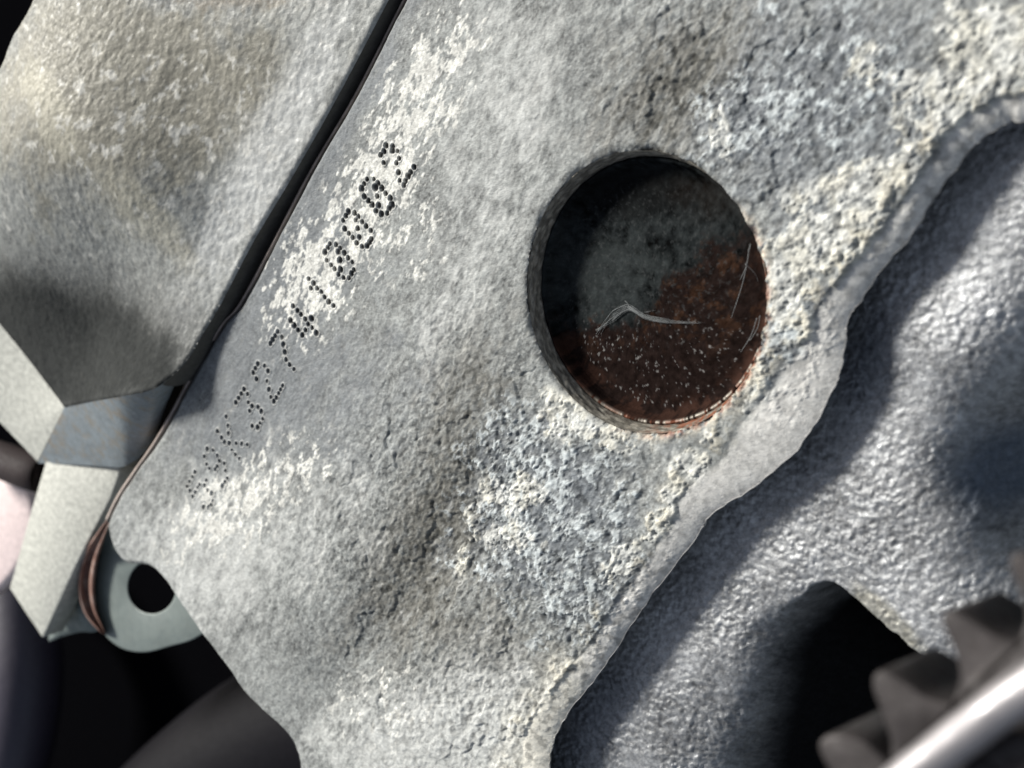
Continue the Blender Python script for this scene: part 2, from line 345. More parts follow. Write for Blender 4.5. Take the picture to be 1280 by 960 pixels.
# rounded left edge, rim of the bore
H -= 0.05*np.clip(1-dL/0.07, 0, 1)**2
rim = np.clip(1-(rr-HR)/0.11, 0, 1)
H = H*(1-0.5*rim)-0.045*rim**2*(1+1.2*cn)+.03*rim*ss(-120, -80, np.degrees(np.arctan2(Y-HC[1], X-HC[0])))*ss(45, 20, np.degrees(np.arctan2(Y-HC[1], X-HC[0])))*(.4+1.5*cn2)
H += 0.02*blob(U, V_, 820, 555, 140, 16, -8)

# colour of the face: oxide greys, chalky white, cream, blue-grey, brown dirt and painted seam shade
C = np.zeros((len(X), 3))+np.array([0.232, 0.240, 0.230])
n_b = 1.1*fbm(X, Y, 1.3, 5, 101, .6); n_m = fbm(T_*0.6, S_, 0.5, 4, 111, 0.6); n_f = fbm(T_*0.55, S_, 0.13, 4, 121, 0.72)
grit = fbm(X, Y, .045, 2, 123, .8); C *= (1+0.18*n_b+0.14*n_m+0.26*n_f+.34*grit)[:, None]
blue = 0.85*blob(U, V_, 340, 390, 70, 260, 28)+0.8*blob(U, V_, 690, 640, 140, 80, -30)+1.5*blob(U, V_, 1030, 130, 180, 130, -20)+.8*ss(.55, .1, dL)*ss(520, 440, V_)+.6*blob(U, V_, 330, 520, 90, 60, -30)+0.5*blob(U, V_, 470, 500, 120, 170, 30)+0.8*blob(U, V_, 1010, 400, 50, 70)  # the strip by the left edge paints the cover's shadow along the seam
C = mixc(C, (0.128, 0.139, 0.148), 0.8*ss(.15, .95, blue+0.35*n_m+.15*n_b))
brown = 0.9*blob(U, V_, 540, 680, 80, 170, 32)+0.55*blob(U, V_, 800, 130, 110, 120, 20)+0.7*blob(U, V_, 640, 820, 110, 80)+0.5*blob(U, V_, 590, 460, 60, 120, 20)+0.6*blob(U, V_, 880, 80, 40, 90, 30)+.5*blob(U, V_, 800, 740, 30, 90, 38)
C = mixc(C, (0.098, 0.093, 0.078), 0.88*ss(.12, .9, brown+0.3*n_m+.25*n_f))
pale = 0.9*blob(U, V_, 250, 700, 110, 110)+0.95*blob(U, V_, 600, 890, 90, 120, 30)+0.5*blob(U, V_, 420, 640, 130, 120)+0.75*blob(U, V_, 640, 130, 90, 170, 15)+.6*blob(U, V_, 570, 370, 60, 110, 25)+0.9*blob(U, V_, 480, 930, 120, 60)
C = mixc(C, (0.455, 0.46, 0.44), 0.8*ss(.25, 1.0, pale+0.3*n_m+.2*n_f))
# chalk round the stamping: thin flaky spots stretched along the line
ch = fbm(T_*0.5, S_, 0.22, 5, 131, 0.68)
chR = 0.95*blob(U, V_, 470, 230, 44, 150, 30)+0.95*blob(U, V_, 385, 355, 48, 75, 25)+0.75*blob(U, V_, 545, 90, 45, 110, 28)+0.9*blob(U, V_, 270, 650, 70, 40, -30)+0.62*blob(U, V_, 350, 600, 90, 50, -30)+0.35*blob(U, V_, 520, 300, 70, 90)+0.4*blob(U, V_, 480, 880, 90, 70)
chalk = ss(.10, .34, chR)*ss(0.48, 0.70, chR*0.70+0.60*ch+0.42*fbm(T_*.6, S_, .075, 3, 133))
chc = np.array([0.64, 0.63, 0.58])*(1+.16*grit+.12*n_f)[:, None]; cw = (chalk*(.86+.3*grit).clip(0, .95))[:, None]; C = C*(1-cw)+chc*cw
H += 0.004*chalk
# blue-white bloom: flaky plates over dark slate pits
blR = np.clip(1.0*blob(U, V_, 690, 640, 125, 85, -35)+0.75*blob(U, V_, 740, 750, 90, 50, -40)+0.55*blob(U, V_, 1030, 120, 190, 120, -30)+.95*blob(U, V_, 985, 430, 50, 100, 10)+.5*blob(U, V_, 910, 150, 50, 50)+.7*blob(U, V_, 640, 560, 60, 60), 0, 1.1)
bl = fbm(X, Y, 0.42, 3, 141, 0.6)*.7+fbm(X, Y, 0.13, 4, 143, 0.75)*.75
C = mixc(C, (0.118, 0.130, 0.142), .75*ss(.25, .7, blR+.25*n_m)*ss(.35, -.25, bl))
bm_ = ss(-.05, .42, bl-.42+.50*blR)*ss(.15, .45, blR+.2*n_m)
C = mixc(C, (0.46, 0.495, 0.50), 0.72*bm_)
H += .011*bm_-.008*ss(.25, .7, blR)*ss(.1, -.35, bl)
cream = mixc(np.zeros_like(C)+np.array([0.60, 0.60, 0.56]), (0.56, 0.545, 0.475), ss(-.1, .5, fbm(X, Y, .4, 3, 151)+.15))
cm = (crust*np.clip(0.75+0.6*cn2, 0, 1)*(1-.75*hole_))[:, None]; C = C*(1-cm)+cream*cm
ll = (0.6*lip*ss(-.2, .4, cn2+.1))[:, None]; C = C*(1-ll)+np.array([.50, .46, .36])*ll
# smooth shoulder
shc = np.array([0.60, 0.585, 0.55])*(1+0.14*fbm(X, Y, .35, 4, 161)+.10*fbm(X, Y, .07, 2, 162))[:, None]
shm = (0.86*ss(0.02, 0.30, sh))[:, None]; C = C*(1-shm)+shc*shm
C = mixc(C, (0.68, 0.65, 0.56), 0.8*ss(.2, .7, blob(U, V_, 670, 910, 40, 110, 30)+.3*cn)*ss(0, .4, sh+.15))
# pits full of dirt
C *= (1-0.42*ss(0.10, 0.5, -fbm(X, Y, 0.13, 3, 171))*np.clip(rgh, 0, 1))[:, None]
# rust bleeding over the rim of the bore at lower right
ang = np.degrees(np.arctan2(Y-HC[1], X-HC[0]))
rb = np.clip(1-(rr-HR)/0.09, 0, 1)*ss(-110, -70, ang)*ss(45, 10, ang)
C = mixc(C, (0.50, 0.45, 0.36), 0.9*np.clip(1-(rr-HR)/0.16, 0, 1)*ss(-120, -80, ang)*ss(45, 25, ang)*ss(-.15, .1, fbm(X, Y, .1, 4, 181, .7)+.08))
C = mixc(C, (0.24, 0.085, 0.045), 0.9*rb*ss(-.05, .15, fbm(X, Y, .14, 4, 182, .7)))
C = mixc(C, (0.12, 0.11, 0.10), 0.5*np.clip(1-(rr-HR)/0.05, 0, 1)*ss(.2, -.2, cn2))
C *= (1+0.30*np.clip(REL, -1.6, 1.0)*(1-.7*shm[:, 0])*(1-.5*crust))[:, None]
C = np.clip(C, 0.01, 0.85)

# cells touched by stamping are rebuilt finer as the stamped characters
cellchar = np.full((NY-1)*(NX-1), -1, int)
for (dx, dy, ci, R_, dp) in DOTS:
    i0 = int((dx-R_*2.1-x0)/ST); i1 = int((dx+R_*2.1-x0)/ST); j0 = int((dy-R_*2.1-y0)/ST); j1 = int((dy+R_*2.1-y0)/ST)
    for j in range(j0, j1+1): cellchar[j*(NX-1)+i0:j*(NX-1)+i1+1] = ci
J, I = np.meshgrid(np.arange(NY-1), np.arange(NX-1), indexing='ij'); J = J.ravel(); I = I.ravel()
q0 = J*NX+I; quad = np.stack([q0, q0+1, q0+NX+1, q0+NX], 1)
kq = keep[quad]; full = kq.all(1) & (cellchar < 0)
tris = []
part = (kq.sum(1) == 3)
for m in range(4):
    s = part & (~kq[:, m]); q = quad[s]; tris.append(q[:, [(m+1) % 4, (m+2) % 4, (m+3) % 4]])
tris = np.concatenate(tris)
qf = quad[full]; tf = np.concatenate([qf[:, [0, 1, 2]], qf[:, [0, 2, 3]], tris])
ar = np.abs((X[tf[:, 1]]-X[tf[:, 0]])*(Y[tf[:, 2]]-Y[tf[:, 0]])-(X[tf[:, 2]]-X[tf[:, 0]])*(Y[tf[:, 1]]-Y[tf[:, 0]])); tf = tf[ar > 1e-9]
use = np.unique(tf); rm = np.full(len(X), -1); rm[use] = np.arange(len(use))
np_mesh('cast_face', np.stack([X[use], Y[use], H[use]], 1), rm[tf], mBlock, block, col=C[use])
K = 4
for ci in range(len(CH)):
    cells = np.where(cellchar == ci)[0]; g = {}; Vs = []; Fs = []
    dd = [d for d in DOTS if abs(d[2]-ci) <= 1]
    def vid(a, b):
        k = (a, b)
        if k not in g: g[k] = len(Vs); Vs.append(k)
        return g[k]
    for c in cells:
        j, i = divmod(c, NX-1)
        for b in range(K):
            for a in range(K):
                A, B = i*K+a, j*K+b; Fs.append((vid(A, B), vid(A+1, B), vid(A+1, B+1), vid(A, B+1)))
    ab = np.array(Vs); fi = ab[:, 0]/K; fj = ab[:, 1]/K; ii = np.minimum(fi.astype(int), NX-2); jj = np.minimum(fj.astype(int), NY-2); u = fi-ii; v = fj-jj
    def bil(G):
        g0 = G[jj*NX+ii]; g1 = G[jj*NX+ii+1]; g2 = G[(jj+1)*NX+ii]; g3 = G[(jj+1)*NX+ii+1]
        if G.ndim == 2: uu, vv = u[:, None], v[:, None]
        else: uu, vv = u, v
        return (g0*(1-uu)+g1*uu)*(1-vv)+(g2*(1-uu)+g3*uu)*vv
    px_, py_, ph_, pc_ = bil(X), bil(Y), bil(H), bil(C)
    h = np.zeros(len(ab)); mk = np.zeros(len(ab))
    for (dx, dy, cj, R_, dp) in dd:
        r = np.hypot(px_-dx, py_-dy)*(1+0.10*perlin(px_*30+cj, py_*30, 7))
        pit = np.where(r < R_, -dp*(1-(r/R_)**2.4), 0); h = np.minimum(h, pit)
        mk = np.maximum(mk, ss(1.0, 0.68, r/R_)*(1 if cj > 5 else .62 if cj > 2 else .42))
    ring = np.zeros(len(ab))
    for (dx, dy, cj, R_, dp) in dd:
        r = np.hypot(px_-dx, py_-dy); ring = np.maximum(ring, np.exp(-((r-R_*1.22)/(0.28*R_))**2))
    h = np.where(h < 0, h, 0.009*ring)
    pc_ = mixc(pc_, (0.040, 0.039, 0.038), 0.88*mk)
    pc_ = mixc(pc_, (0.55, 0.54, 0.50), .35*ring*(h >= 0))  # lit rims of the dots painted as a paler ring
    o = np_mesh('stamped_character', np.stack([px_, py_, ph_+h], 1), np.array(Fs), mBlock, block, col=pc_)
# sides of the block (left side vertical; right side undercut)
k = len(Lc); dz = np.interp(Lc[:, 1], [-5, 5], [0, 0])
A = Lc.copy(); A[:, 2] = -0.045; B = A.copy(); B[:, 2] = -1.6
sheet('block_side', A, B, mSide, block, 4)
A = Oc.copy(); A[:, 2] = -0.318+0; d = np.gradient(A[:, :2], axis=0); nr = np.stack([-d[:, 1], d[:, 0]], 1); nr /= np.linalg.norm(nr, axis=1)[:, None]
t_in = A[:, :2]+nr*0.05
sg = 1 if inside(t_in[:, 0], t_in[:, 1], poly).mean() > .5 else -1
B = A.copy(); B[:, :2] += sg*nr*0.9; B[:, 2] = -1.5
A[:, 2] = -0.14
sheet('block_side', A, B, mSide, block, 3)
# bore wall
th = np.linspace(0, 2*np.pi, 361)[:-1]; V = []; CC = []; prof = [(HR-0.0, 0.04-.08), (HR-0.015, -0.07), (HR-0.035, -0.12), (HR-0.055, -0.18), (HR-0.07, -0.25), (HR-0.08, -0.35), (HR-.08, -.6)]
for r, z in [(np.interp(q, np.arange(7), [a for a, b in prof]), np.interp(q, np.arange(7), [b for a, b in prof])) for q in np.linspace(0, 6, 25)]:
    rn = r+(0.012*fbm(th*9, th*0+z*16, .9, 4, 201, .65) if z < -.045 else 0); V.append(np.stack([HC[0]+rn*np.cos(th), HC[1]+rn*np.sin(th), z+0*th], 1))
    c0 = np.zeros((360, 3))+np.array([.13, .12, .10]); c0 = mixc(c0, (.26, .24, .20), ss(-.2, .4, fbm(th*6, th*0+z*9, .5, 3, 202))); 
    c0 = mixc(c0, (.20, .07, .035), ss(-.3, .3, fbm(th*5, th*0+z*4, .4, 3, 203))*ss(-100, -60, np.degrees((th+np.pi) % (2*np.pi)-np.pi))*ss(50, 20, np.degrees((th+np.pi) % (2*np.pi)-np.pi)))
    CC.append(c0)
F = [(a*360+i, a*360+(i+1) % 360, (a+1)*360+(i+1) % 360, (a+1)*360+i) for a in range(24) for i in range(360)]
np_mesh('bore_wall', np.concatenate(V), np.array(F)[:, ::-1].copy(), mPlug, block, col=np.concatenate(CC))

# ------------------------------------------------------------------ lower casting of the block (sand-cast iron)
ctrl = [(1420, 60, -.45), (1420, 175, -.5), (1280, 151, -.5), (1195, 211, -.52), (1108, 331, -.55), (1058, 422, -.56), (1013, 540, -.58), (932, 616, -.58), (873, 668, -.6), (798, 768, -.6), (716, 884, -.6), (689, 960, -.6),
        (680, 1060, -.6), (1000, 500, -.56), (800, 650, -.58), (650, 850, -.58), (1100, 250, -.55),
        (770, 890, -.63), (860, 780, -.62), (960, 675, -.60), (1100, 500, -.58), (1190, 340, -.55), (1260, 240, -.52),
        (800, 930, -.60), (890, 820, -.57), (990, 710, -.54), (1090, 600, -.52), (1150, 490, -.52), (1230, 360, -.50), (1330, 260, -.5),
        (850, 980, -.66), (940, 860, -.66), (1020, 740, -.56), (1130, 670, -.50), (1190, 740, -.52), (1260, 800, -.62), (1160, 620, -.54),
        (1190, 540, -.66), (1235, 470, -.62), (1290, 380, -.62), (1260, 590, -1.3), (1330, 560, -1.9), (1300, 670, -1.3), (1220, 650, -.72), (1420, 400, -1.4), (1400, 560, -2.1),
        (1350, 740, -1.3), (1350, 900, -1.6), (950, 1060, -1.6), (1100, 1060, -2.0)]
ccor = [P(a, b, -1.2) for a, b in ((1440, -100), (1440, 1100), (560, 1100), (560, 100))]
cx0 = P(560, 1000, -1.2)[0]; cx1 = P(1450, 500, -1.2)[0]+.6; cy0 = P(900, 1100, -1.2)[1]; cy1 = P(1300, -60, -1.2)[1]
CS = 0.019
xs = np.arange(cx0, cx1, CS); ys = np.arange(cy0, cy1, CS); NX2, NY2 = len(xs), len(ys)
X2, Y2 = np.meshgrid(xs, ys); X2 = X2.ravel(); Y2 = Y2.ravel()
Z2 = np.minimum(rbf(ctrl, X2, Y2), -0.4)
pk = [P(a, b, -1.1)[:2] for a, b in ((1040, 735), (1062, 720), (1085, 735), (1118, 765), (1150, 790), (1185, 822), (1240, 880), (1290, 1000), (1290, 1160), (960, 1160), (965, 1000), (1000, 880), (1020, 790))]
pk = catmull(pk, 5, True)
dp_, _, _, _ = nearest(X2, Y2, pk, True); ip = inside(X2, Y2, pk); sp = np.where(ip, dp_, -dp_)
U2, V2 = UV(X2, Y2, -1.1)
# east lip is an edge, west side rolls off over about a centimetre
side = ss(-40, 60, (U2-1040)*0.66-(V2-800)*0.75)
wz = 0.16+1.15*(1-side)
sp = sp+0.03*fbm(X2, Y2, .3, 3, 212)
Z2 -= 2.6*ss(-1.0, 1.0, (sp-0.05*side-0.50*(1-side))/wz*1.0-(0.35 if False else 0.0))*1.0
wl = worley(X2+0.03*fbm(X2, Y2, .12, 2, 221), Y2+0.03*fbm(X2, Y2, .12, 2, 222), 0.056, 3)
pits = 1-0.9*wl
g1 = fbm(X2, Y2, 0.09, 3, 231, .65)
amp = np.clip(0.75+0.55*fbm(X2, Y2, 0.8, 3, 241), .2, 1.4)
Z2 += amp*(0.017*np.clip(pits, -.2, 1)+0.016*g1+.004*fbm(X2, Y2, .22, 3, 232))+0.012*fbm(X2, Y2, 1.2, 3, 251)
C2 = np.zeros((len(X2), 3))+np.array([.27, .275, .28])
m = fbm(X2, Y2, 1.4, 4, 261); C2 *= (1+.2*fbm(X2, Y2, .045, 2, 264, .8)+0.30*m+.22*fbm(X2, Y2, .35, 4, 263)+.30*fbm(X2, Y2, .10, 3, 262)+.12*g1)[:, None]
C2 = mixc(C2, (.07, .095, .135), .85*ss(.35, 1.0, 1.2*blob(U2, V2, 1260, 590, 85, 75, -20)+.2*m))
C2 = mixc(C2, (.009, .009, .0095), 1.0*ss(-.08-.75*(1-side), .22-.25*(1-side), sp))  # pocket blackened in colour to stand for its deep shade
C2 = mixc(C2, (.26, .24, .17), .5*ss(.3, .8, blob(U2, V2, 1130, 755, 20, 70, -45)+.3*m))
C2 = mixc(C2, (.085, .10, .125), .5*ss(.3, 1, blob(U2, V2, 740, 900, 60, 160, 38)+blob(U2, V2, 1100, 440, 60, 120, 25)))  # slate patches paint the plate's shadow along its edge
q0 = (np.arange(NY2-1)[:, None]*NX2+np.arange(NX2-1)[None]).ravel()
dB, _, _, _ = nearest(X2, Y2, Oc[::4]); okc = ~(inside(X2, Y2, poly) & (dB > 1.0)); q0 = q0[okc[q0]]
F2 = np.stack([q0, q0+1, q0+NX2+1, q0+NX2], 1)
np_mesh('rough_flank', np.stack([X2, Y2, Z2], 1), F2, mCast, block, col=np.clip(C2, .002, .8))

# ------------------------------------------------------------------ core plug pressed into the bore
plug = thing('core_plug', 'round dished steel plug, dark grey above and rusty brown below, sunk in its bore', 'core plug')
def lathe(prof, nseg, name, parent, disp, colf):
    th = np.linspace(0, 2*np.pi, nseg+1)[:-1]; prof = np.array(prof); n = len(prof)
    R_ = np.repeat(prof[:, 0], nseg); Z_ = np.repeat(prof[:, 1], nseg); T = np.tile(th, n)
    x = HC[0]+R_*np.cos(T); y = HC[1]+R_*np.sin(T)
    Z_ = Z_+disp(x, y, R_)
    F = np.array([(a*nseg+i, a*nseg+(i+1) % nseg, (a+1)*nseg+(i+1) % nseg, (a+1)*nseg+i) for a in range(n-1) for i in range(nseg)])[:, ::-1].copy()
    return np_mesh(name, np.stack([x, y, Z_], 1), F, mPlug, parent, col=colf(x, y, R_, Z_))
def pcol(x, y, r, z):
    u, v = UV(x, y, z); n = fbm(x, y, .7, 5, 301, .6); f = fbm(x, y, .12, 4, 311, .65); g = fbm(x, y, .25, 4, 316, .65)
    C = np.zeros((len(x), 3))+np.array([.026, .030, .031]); C *= (1+.5*n+.6*f)[:, None]
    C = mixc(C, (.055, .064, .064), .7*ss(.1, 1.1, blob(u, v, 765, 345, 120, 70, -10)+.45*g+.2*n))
    C = mixc(C, (.012, .012, .012), .75*ss(.3, 1, blob(u, v, 790, 240, 130, 45, 0)+.2*n))  # upper floor darkened in colour so the bore's shadow edge blends in
    line = np.interp(u, [660, 700, 745, 800, 830, 870, 920, 960], [402, 404, 412, 398, 345, 322, 300, 262])
    rust = ss(-14, 16, v-line+26*n+14*f)
    rc = np.zeros_like(C)+np.array([.024, .0155, .0135]); rc = mixc(rc, (.060, .030, .018), ss(.1, .6, g+.25*n)*(.85*ss(470, 380, v))); rc *= (1+.35*f)[:, None]
    C = C*(1-rust[:, None])+rc*rust[:, None]
    C = mixc(C, (.03, .020, .014), .4*ss(.3, 1, blob(u, v, 880, 240, 60, 40, 30)+.3*n)*.8)
    ring = ss(1.30, 1.56, r)
    C = mixc(C, (.070, .034, .024), .8*ring*ss(-.35, .3, g)*ss(340, 420, v+.35*(u-800)))
    # white salt specks, thicker towards the lower rim
    aw = np.arctan2(y-HC[1], x-HC[0])*1.6; s = np.where(r > 1.5, fbm(aw, (r-z)*1.0, .075, 3, 322, .75), fbm(x, y, .075, 3, 321, .75))
    C = mixc(C, (.42, .40, .38), .55*(r < 1.5)*ss(.58, .95, s+.30*ss(440, 530, v)*ring+.10*ss(440, 510, v)-.16+.3*n)*ss(380, 430, v))
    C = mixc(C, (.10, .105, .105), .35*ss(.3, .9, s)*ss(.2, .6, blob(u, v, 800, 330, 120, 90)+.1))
    an = np.degrees(aw/1.6); lipm = ss(1.62, 1.66, r)*ss(-130, -95, an)*ss(45, 25, an)
    C = mixc(C, (.62, .56, .46), .9*lipm*ss(-.2, .15, fbm(aw, r*0, .12, 4, 351, .7)+.05)); C = mixc(C, (.30, .09, .04), .8*lipm*ss(.1, .3, fbm(aw, r*0+3, .2, 4, 352, .7)))
    return np.clip(C*.50, .003, .7)
dsp = lambda x, y, r: 0.006*fbm(x, y, .16, 4, 331, .65)+0.012*fbm(x, y, .8, 2, 341)*ss(1.7, 1.4, r)
wall = [(1.685, -.27), (1.678, -.245), (1.66, -.235), (1.64, -.245), (1.625, -.27), (1.61, -.32), (1.60, -.37), (1.58, -.42), (1.545, -.455), (1.50, -.475)]
flo = [(1.50, -.475)]+[(r, -.485+0.02*(1-(r/1.48)**2)) for r in np.linspace(1.47, 0.004, 100)]
wall = [(np.interp(q, np.arange(10), [a for a, b in wall]), np.interp(q, np.arange(10), [b for a, b in wall])) for q in np.linspace(0, 9, 46)]
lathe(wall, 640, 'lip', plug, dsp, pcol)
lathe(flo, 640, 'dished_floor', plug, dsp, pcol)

# cobweb and grit caught in the plug
rs = np.random.RandomState(8); Vw = []; Fw = []
def strand(pts, r, z0=-.50):
    q = catmull([np.array([*P(a, b, z)]) for a, b, z in pts], 5); v, f = tube(None, q, np.linspace(r, r*.4, len(q)), None, seg=5); o = len(Vw)
    Vw.extend(v); Fw.extend([tuple(i+o for i in g) for g in f])
for i in range(34):
    o_ = rs.randn(2)*.8; w_ = rs.randn(); q_ = rs.rand(); j = rs.randn(8)*.7; k0 = rs.randint(0, 3); za = -.455+.02*rs.rand()
    pts = [(744+8*q_, 414-6*w_*.5), (766+j[0], 397+w_*5+j[1]), (786+o_[0], 385+w_*2.6+o_[1]), (806+j[2], 397+w_*2.4+j[3]*.5), (836+j[4], 403+w_*2.2), (858+26*q_, 404+w_*1.2+j[5]*.4)]
    strand([(a, b, za) for a, b in pts[k0:k0+4 if k0 < 2 else 6]], .0022 if i < 10 else .0012)
for i in range(5):
    e = rs.rand(); strand([(781+6*e, 376, -.455), (794, 389+4*e, -.44), (812+26*e, 390-8*e, -.45)], .0012)
web = np_mesh('cobweb', np.array(Vw), Fw, mWeb); tag(web, 'wispy grey cobweb strands lying across the middle of the round plug', 'cobweb')
Vw = []; Fw = []
for (a, b) in (((938, 305), (914, 398)), ((936, 312), (925, 350)), ((946, 398), (926, 440)), ((950, 395), (938, 425)), ((932, 330), (948, 352))):
    strand([(a[0], a[1], -.12), ((a[0]+b[0])/2+3, (a[1]+b[1])/2, -.3), (b[0], b[1], -.42)], .007)
fib = np_mesh('dry_fibre', np.array(Vw), Fw, mWeb); tag(fib, 'thin pale dry fibres clinging to the right wall of the round bore', 'fibre')

# ------------------------------------------------------------------ upper-left cover casting
cov = thing('engine_cover', 'large stained cast metal cover left of the dark seam, with a curved hollow', 'engine cover')
seam = [(560, -150), (500, -30), (484, 0), (422, 118), (365, 219), (316, 301), (273, 383), (250, 421), (238, 443), (222, 463), (202, 480), (184, 489), (150, 496), (116, 502), (90, 507.5), (79, 509), (74, 502), (37, 453), (0, 407), (-60, 335), (-120, 250), (-90, 180), (-30, 120), (-4, 88), (5, 70), (12, 50), (21, 34), (32, 15), (42, -5), (60, -50), (90, -150)]
cctrl = [(478, 0, .12), (415, 118, .12), (358, 219, .13), (309, 301, .15), (266, 383, .22), (233, 442, .30), (219, 461, .38), (200, 478, .55), (180, 488, .62), (150, 496, .60), (116, 502, .1), (80, 509, -.45), (37, 453, -.48), (0, 407, -.36), (-60, 335, -.1), (-120, 250, .3),
         (440, 0, .18), (380, 100, .2), (320, 200, .22), (270, 290, .25), (235, 370, 0.28), (300, 20, .45), (240, 120, .5), (150, 40, .85), (60, 130, 1.25), (110, 185, 1.1), (160, 240, .85), (0, 90, 1.0), (20, 40, 1.0),
         (0, 200, 1.15), (60, 250, .95), (0, 310, .45), (80, 350, .2), (150, 310, .42), (120, 420, -.22), (180, 420, .15), (40, 400, -.15), (340, -60, .3), (150, -80, .8)]
X3, Y3 = None, None
sq = catmull(seam, 5, True)
zs = 0.05
sw = P(sq[:, 0], sq[:, 1], 0.0)
for _ in range(4):
    zz = rbf(cctrl, sw[:, 0], sw[:, 1]); sw = P(sq[:, 0], sq[:, 1], zz)
cpoly = sw[:, :2]
G = 0.026
xs = np.arange(cpoly[:, 0].min()-G, cpoly[:, 0].max()+G, G); ys = np.arange(cpoly[:, 1].min()-G, cpoly[:, 1].max()+G, G); n3 = len(xs)
X3, Y3 = np.meshgrid(xs, ys); X3 = X3.ravel(); Y3 = Y3.ravel()
d3, a3, b3, _ = nearest(X3, Y3, cpoly, True); i3 = inside(X3, Y3, cpoly); s3 = np.where(i3, d3, -d3); sn = np.abs(s3) < .72*G
X3 = np.where(sn, a3, X3); Y3 = np.where(sn, b3, Y3); k3 = (s3 > 0) | sn; d3 = np.where(sn, 0, d3)
q0 = (np.arange(len(ys)-1)[:, None]*n3+np.arange(n3-1)[None]).ravel(); qd = np.stack([q0, q0+1, q0+n3+1, q0+n3], 1); kk = k3[qd]
qf = qd[kk.all(1)]; T3 = [qf[:, [0, 1, 2]], qf[:, [0, 2, 3]]]
for m in range(4):
    s = (kk.sum(1) == 3) & (~kk[:, m]); q = qd[s]; T3.append(q[:, [(m+1) % 4, (m+2) % 4, (m+3) % 4]])
T3 = np.concatenate(T3); ar = np.abs((X3[T3[:, 1]]-X3[T3[:, 0]])*(Y3[T3[:, 2]]-Y3[T3[:, 0]])-(X3[T3[:, 2]]-X3[T3[:, 0]])*(Y3[T3[:, 1]]-Y3[T3[:, 0]])); T3 = T3[ar > 1e-9]
us = np.unique(T3); rm = np.full(len(X3), -1); rm[us] = np.arange(len(us)); X3 = X3[us]; Y3 = Y3[us]; d3 = d3[us]
Z3 = rbf(cctrl, X3, Y3); U3, V3 = UV(X3, Y3, Z3)
t3 = X3*ca+Y3*sa; s3_ = -X3*sa+Y3*ca
Z3 += 0.007*fbm(t3*.8, s3_, .2, 3, 401)+.006*fbm(t3*.9, s3_, .09, 3, 402)+.012*fbm(X3, Y3, 1.1, 3, 403)*ss(0, .4, d3)-.04*np.clip(1-d3/.07, 0, 1)**2
C3 = np.zeros((len(X3), 3))+np.array([.25, .255, .24]); nb = fbm(X3, Y3, 1.0, 4, 411, .6); nm = fbm(t3*.8, s3_, .28, 5, 412, .72)
C3 *= (1+.15*nb+.24*nm+.2*fbm(X3, Y3, .06, 2, 416, .8))[:, None]
C3 = mixc(C3, (.18, .168, .13), .85*ss(.2, 1, blob(U3, V3, 230, 110, 170, 120, 0)+blob(U3, V3, 90, 120, 120, 140)+.35*nb+.2*nm))
C3 = mixc(C3, (.47, .475, .46), .75*ss(.25, 1, 1.1*blob(U3, V3, 330, 200, 45, 260, 28)+.2*nm))
C3 = mixc(C3, (.36, .34, .27), .6*ss(.3, .9, blob(U3, V3, 190, 275, 30, 95, -40)+.9*blob(U3, V3, 60, 130, 40, 90, -30)+.25*nb))
C3 = mixc(C3, (.52, .51, .47), .7*ss(.42, .75, .35*blob(U3, V3, 180, 150, 170, 120)+.6*fbm(X3, Y3, .3, 4, 415, .65)))
C3 = mixc(C3, (.024, .0255, .025), .96*ss(.05, 1.15, 1.6*blob(U3, V3, 50, 430, 220, 100, 10)+.14*nb+.06*nm))  # slope below the ridge painted near black to deepen its shade
C3 = mixc(C3, (.16, .13, .09), .6*ss(.3, 1, blob(U3, V3, 290, -5, 110, 22)+.3*nm))
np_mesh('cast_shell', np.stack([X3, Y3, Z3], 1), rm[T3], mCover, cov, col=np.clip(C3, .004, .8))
# side wall towards the seam
iS = np.arange(5, 5*11+1); A = sw[iS].copy(); A[:, 2] = rbf(cctrl, A[:, 0], A[:, 1])-.03; B = A.copy(); B[:, 2] = -.75
mCovSide = nmat('dark_cover_side', (.07, .067, .06), rough=.8, spec=.2, bumps=((20, .4),))
sheet('seam_side', A, B, mCovSide, cov, 3)
# lower wall (blue-grey facet) and pale end facet
def facet(name, pts, mat, n=10):
    a, b, c, d = [np.array(P(*p)) for p in pts]     # a-b top, d-c bottom
    s = np.linspace(0, 1, n+1)[:, None]; return sheet(name, a+(b-a)*s, d+(c-d)*s, mat, cov, n)
iB = np.arange(5*8, 5*15+1); A = sw[iB].copy(); A[:, 2] = rbf(cctrl, A[:, 0], A[:, 1])-.02
bot = catmull([(205, 500), (196, 540), (180, 566), (165, 578), (150, 584), (120, 582), (47, 579)], 10); bi = np.linspace(0, len(bot)-1, len(A)); bq = np.stack([np.interp(bi, np.arange(len(bot)), bot[:, k]) for k in (0, 1)], 1)
zb = np.interp(bq[:, 0], [47, 205], [-.95, -.55]); B = P(bq[:, 0], bq[:, 1], zb)
mBlueF = nmat('blue_grey_cast_wall', (.15, .175, .19), rough=.6, bumps=((14, .4), (40, .4)), mott=.3, mscale=6, tint=(.17, .15, .12))
sheet('lower_wall', A, B, mBlueF, cov, 8)
zA = float(rbf(cctrl, np.array([sw[5*14][0]]), np.array([sw[5*14][1]]))[0])
tip = 5*15; iE = np.arange(tip, 5*19+1); A = sw[iE].copy(); A[:, 2] = rbf(cctrl, A[:, 0], A[:, 1])-.02
s = np.linspace(0, 1, len(A)); B = P(47+(-70-47)*s, 577+(455-577)*s, -.95+.45*s)
sheet('pale_end_facet', A, B, mFacet, cov, 10)

